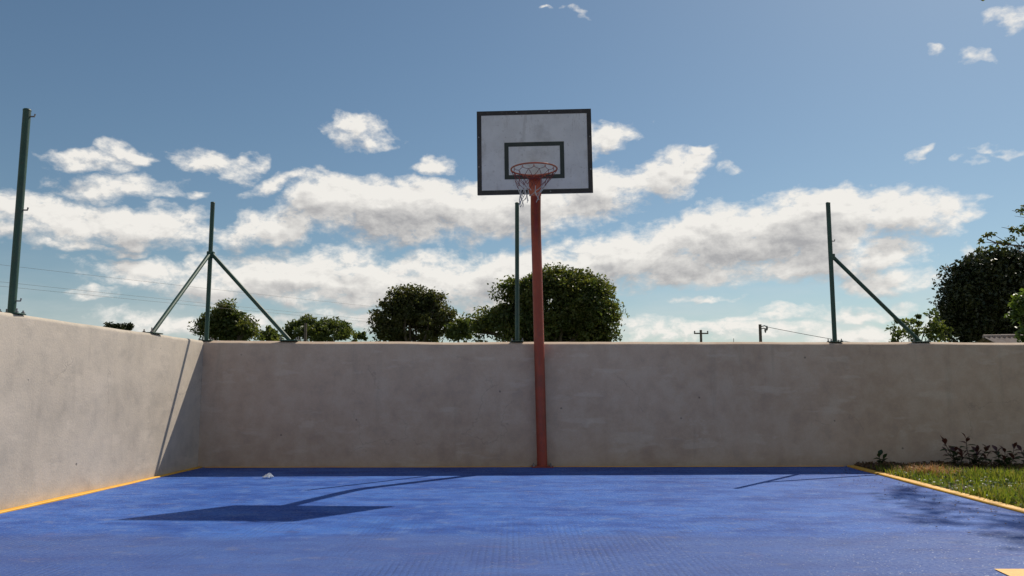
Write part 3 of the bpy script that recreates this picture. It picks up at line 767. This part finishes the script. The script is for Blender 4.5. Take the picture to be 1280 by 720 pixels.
def upole(u, vtop, Y, rad, label, arm=None, insul=()):
    tp_ = at(u, vtop, Y); o = empty('utility_pole', (tp_.x, Y, -.03), label, 'utility pole', 'wooden utility poles in the distance')
    MB().tube([(tp_.x, Y, -.1), (tp_.x, Y, tp_.z*.5), tp_], [rad*1.15, rad*1.05, rad], 10).build('pole', M_WOOD, o, smooth=50)
    if arm:
        w, dz = arm; MB().box((tp_.x, Y-rad, tp_.z-dz), (w, .12, .12)).build('crossarm', M_WOOD, o)
        for sx_ in (-.46, .46):
            q = Vector((tp_.x+w*sx_, Y-rad, tp_.z-dz+.06)); MB().tube([q, q+Vector((0, 0, .1)), q+Vector((0, 0, .2))], [.05, .08, .04], 8).build('insulator', M_STEEL, o)
    for dx, dz in insul:
        q = tp_ + Vector((rad, 0, -dz)); MB().tube([q, q+Vector((dx*.6, 0, .04)), q+Vector((dx, 0, -.03))], .035, 6).build('bracket', M_STEEL, o)
        MB().tube([q+Vector((dx, 0, .03)), q+Vector((dx, 0, -.10)), q+Vector((dx, 0, -.24))], [.04, .07, .03], 8).build('insulator', M_STEEL, o)
    return tp_
p1 = upole(876, 412.5, 80, .12, 'far utility pole with a crossarm above the back wall', (1.4, .35))
p2 = upole(950, 405.5, 48, .085, 'nearer bare utility pole with side brackets carrying one wire to the right', None, ((.32, .12), (.22, .26)))
q = at(917, 423, 60); o = tag(MB().tube([(q.x, 60, -.1), (q.x, 60, q.z*.6), q], [.035, .03, .02], 6).build('thin_mast', M_STEEL), 'hair thin mast barely above the back wall between the two utility poles', 'mast')
q = at(382, 404, 38); o = tag(MB().tube([(q.x, 38, -.1), (q.x+.02, 38, q.z*.6), (q.x, 38, q.z)], [.075, .07, .065], 8).build('wooden_post', M_WOOD, smooth=50), 'thin dark wooden post standing in front of the low broad bushy tree', 'post')
def wire(a, b, sag, label, r=.0042, group='overhead wires on the left'):
    pts = []
    for k in range(25):
        s = k/24; p = a.lerp(b, s); p.z -= sag*4*s*(1-s); pts.append(p)
    return tag(MB().tube(pts, r, 5).build('overhead_wire', M_WIRE, smooth=60, loc=tuple(a)), label, 'wire', group)
wire(at(-260, 300, 20), at(700, 405, 60), .15, 'highest of the three overhead wires crossing the sky on the left')
wire(at(-260, 324, 20), at(700, 419, 60), .15, 'middle of the three overhead wires crossing the sky on the left')
wire(at(-260, 331, 20), at(700, 422, 60), .12, 'lowest of the three overhead wires crossing the sky on the left')
wire(p2 + Vector((.4, 0, -.15)), at(1190, 446, 52), .12, 'single wire running right from the nearer utility pole', .016, None)

# ------------------------------------------------------------------ litter
lr = random.Random(5); nx, ny = 15, 11; vs = []; fs = []
for i in range(nx):
    for j in range(ny):
        u, v = i/(nx-1)-.5, j/(ny-1)-.5
        fold = abs(((u*5.3+v*2.1) % 1)-.5) + .8*abs(((v*4.1-u*2.7) % 1)-.5)
        lift = .030*max(0, 1-(u*u*4.5+v*v*5)) + .040*fold
        vs.append((u*.135*(1-.35*fold)+lr.uniform(-.006, .006) + .35*lift, v*.10*(1-.3*fold)+lr.uniform(-.006, .006), lift*1.05+lr.uniform(-.005, .005)))
for i in range(nx-1):
    for j in range(ny-1): a = i*ny+j; fs += [(a, a+ny, a+ny+1), (a, a+ny+1, a+1)]
ob = MB().add(vs, fs).build('crumpled_wrapper', M_FOIL)
zmin = min(q[2] for q in vs); ob.location = (-2.37, 8.03, .003-zmin*.8); ob.scale = (.8, .8, .8)
tag(ob, 'small crumpled silver wrapper lying on the blue court by the wall shadow', 'litter')

# ------------------------------------------------------------------ planted strip: grass, litter, shrubs
def in_bed(n, y0, y1, x1=8.5):
    Y_ = nrs.uniform(y0, y1, n); xk = KA.x + (KB.x-KA.x)*(Y_-KA.y)/(KB.y-KA.y) + .045
    X_ = xk + (x1-xk)*nrs.uniform(0, 1, n)**1.15; return X_, Y_
def blades(name, X_, Y_, ln, wd, material, label=None, cat=None, lean=.55, z0=-.008):
    n = len(X_); ln = ln*nrs.uniform(.5, 1.35, n); a = nrs.uniform(0, 2*np.pi, n); le = lean*nrs.uniform(.2, 1.4, n)
    dx, dy = np.cos(a), np.sin(a); w = wd*nrs.uniform(.6, 1.3, n)
    V = np.empty((n, 5, 3)); ux, uy = -dy, dx
    b = np.stack([X_, Y_, np.full(n, z0)], 1)
    h1 = np.stack([dx*le*ln*.25, dy*le*ln*.25, ln*.55], 1); h2 = np.stack([dx*le*ln*.85, dy*le*ln*.85, ln*(1-.38*le)], 1)
    s = np.stack([ux*w, uy*w, np.zeros(n)], 1)*.5
    V[:, 0] = b-s; V[:, 1] = b+s; V[:, 2] = b+h1+s*.8; V[:, 3] = b+h1-s*.8; V[:, 4] = b+h2
    me = bpy.data.meshes.new(name); me.vertices.add(n*5); me.vertices.foreach_set('co', V.ravel())
    q = np.arange(n)*5; idx = np.stack([q, q+1, q+2, q+3, q+3, q+2, q+4], 1).reshape(-1)
    me.loops.add(n*7); me.loops.foreach_set('vertex_index', idx.astype(np.int32))
    st = np.empty(n*2, np.int32); st[0::2] = np.arange(n)*7; st[1::2] = np.arange(n)*7+4
    me.polygons.add(n*2); me.polygons.foreach_set('loop_start', st); me.update(calc_edges=True); me.materials.append(material)
    o = bpy.data.objects.new(name, me); COL.objects.link(o); return o
X_, Y_ = in_bed(60000, 4.2, 9.05)
dens = (np.sin(X_*3.1+1.3*np.sin(Y_*2.3))+np.sin(Y_*4.1+X_*1.7)+1.6)/3.6
far = np.clip((9.0-Y_)/.75, 0, 1)
keep = nrs.uniform(size=len(X_)) < np.clip(dens*1.2+.15, .1, 1)*far
o = blades('grass', X_[keep], Y_[keep], .075*(1+.8*dens[keep]**2), .0075, L_GRASS); o['kind'] = 'stuff'
# broad clover-like leaves among the blades
X_, Y_ = in_bed(9000, 4.5, 8.5)
o = leaf_mesh('clover', np.stack([X_, Y_, nrs.uniform(.005, .045, len(X_))], 1), .03, L_BRIGHT, None, .9, .1, 1.2, 'stuff')
X_, Y_ = in_bed(34, 5.0, 8.4)
fl = leaf_mesh('daisies', np.repeat(np.stack([X_, Y_, nrs.uniform(.045, .075, len(X_))], 1), 3, 0), .013, M_PETAL, None, .9, .0, 1.5, 'stuff')
X_, Y_ = in_bed(4200, 8.45, 9.25, 7.5)
o = leaf_mesh('fallen_leaves', np.stack([X_, Y_, nrs.uniform(0, 1, len(X_))*(.012+.045*np.clip((Y_-8.55)/.5, 0, 1)*(.5+.5*np.sin(X_*5)**2))], 1), .06, L_LITTER, None, .5, .2, .8, 'stuff')
# bits of leaf and grit blown onto the court along the edging
n_ = 130; Y_ = nrs.uniform(4.6, 8.9, n_); xk = KA.x + (KB.x-KA.x)*(Y_-KA.y)/(KB.y-KA.y); X_ = xk - .06 - np.abs(nrs.normal(0, .30, n_))
o = leaf_mesh('leaf_crumbs', np.stack([X_, Y_, np.full(n_, .008)], 1), .026, L_LITTER, None, .5, .0, 3, 'stuff')
# withered tuft
X_ = nrs.normal(4.16, .13, 750); Y_ = nrs.normal(8.22, .10, 750)
o = blades('withered_tuft', X_, Y_, .13, .007, L_DRY, lean=1.15)
tag(o, 'withered reddish straw tuft at the near end of the grass by the yellow edging', 'grass tuft')

def leaf_proto(name, L, W, material):
    bm = bmesh.new(); rows = 5; vs = []
    prof = [0.05, .62, 1.0, .72, .02]
    for i in range(rows):
        y = L*i/(rows-1); w = W/2*prof[i]; zc = -.18*L*(i/(rows-1))**2
        vs.append([bm.verts.new((-w, y, zc+w*.35)), bm.verts.new((0, y, zc)), bm.verts.new((w, y, zc+w*.35))])
    for i in range(rows-1):
        for k in range(2): bm.faces.new((vs[i][k], vs[i][k+1], vs[i+1][k+1], vs[i+1][k]))
    me = bpy.data.meshes.new(name); bm.to_mesh(me); bm.free(); me.materials.append(material); me.shade_smooth(); return me
ME_G = leaf_proto('leaf', .092, .056, L_SHRUB); ME_R = leaf_proto('leaf', .088, .048, L_RED)
def shrub(base, stems, label, red_tips=True):
    o = empty('red_tipped_shrub', base, label, 'shrub', 'red tipped shrubs at the foot of the wall')
    for (dx, dy, h, nl) in stems:
        mb = MB(); a = Vector(base); b = a + Vector((dx, dy, h)); pts = limb(mb, a, b, .006, .003, 5, .06, 5)
        mb.build('stem', M_BARK, o, smooth=60)
        for k in range(nl):
            s = .22 + .78*(k+1)/nl; i = min(int(s*5), 4); p = pts[i].lerp(pts[i+1], s*5-i)
            red = red_tips and s > .78
            lf = bpy.data.objects.new('leaf', ME_R if red else ME_G); COL.objects.link(lf); lf.parent = o; lf.location = p - a
            el = rnd.uniform(.75, 1.25) if s > .85 else rnd.uniform(.0, .75)
            lf.rotation_euler = (el, rnd.uniform(-.4, .4), k*2.4+rnd.uniform(-.4, .4)); sc = rnd.uniform(.75, 1.15); lf.scale = (sc, sc, sc)
    return o
YS = 8.95
def gb(u, Y=YS): return Vector((at(u, 590, Y).x, Y, -.008))
shrub(gb(1200), [(-.16, .0, .30, 12), (-.05, -.03, .20, 10), (.04, .0, .16, 9), (-.10, .05, .18, 9), (.0, -.1, .14, 8)], 'dark shrub with a red tuft leaning left, leftmost of the shrubs at the wall foot')
shrub(gb(1216), [(-.05, .0, .33, 12), (.09, .02, .20, 11), (.17, -.02, .22, 12), (.02, -.07, .15, 9), (.12, -.08, .14, 8)], 'dark shrub with one tall red tipped shoot, next to the left leaning shrub')
shrub(gb(1256, 8.85), [(-.07, .0, .20, 9), (.02, .0, .19, 10), (.12, .0, .24, 10), (.08, -.06, .14, 8), (-.03, -.05, .13, 8)], 'dark shrub with rounded leaves in a short row near the right frame edge')
shrub(gb(1286, 8.9), [(-.06, .0, .20, 9), (.05, .0, .22, 9), (.0, -.07, .16, 8)], 'dark shrub cut off by the right frame edge')
shrub(Vector((4.05, 9.1, -.008)), [(.0, .0, .13, 6), (.04, .0, .10, 5)], 'tiny weed at the wall foot beside the far end of the yellow edging', False)
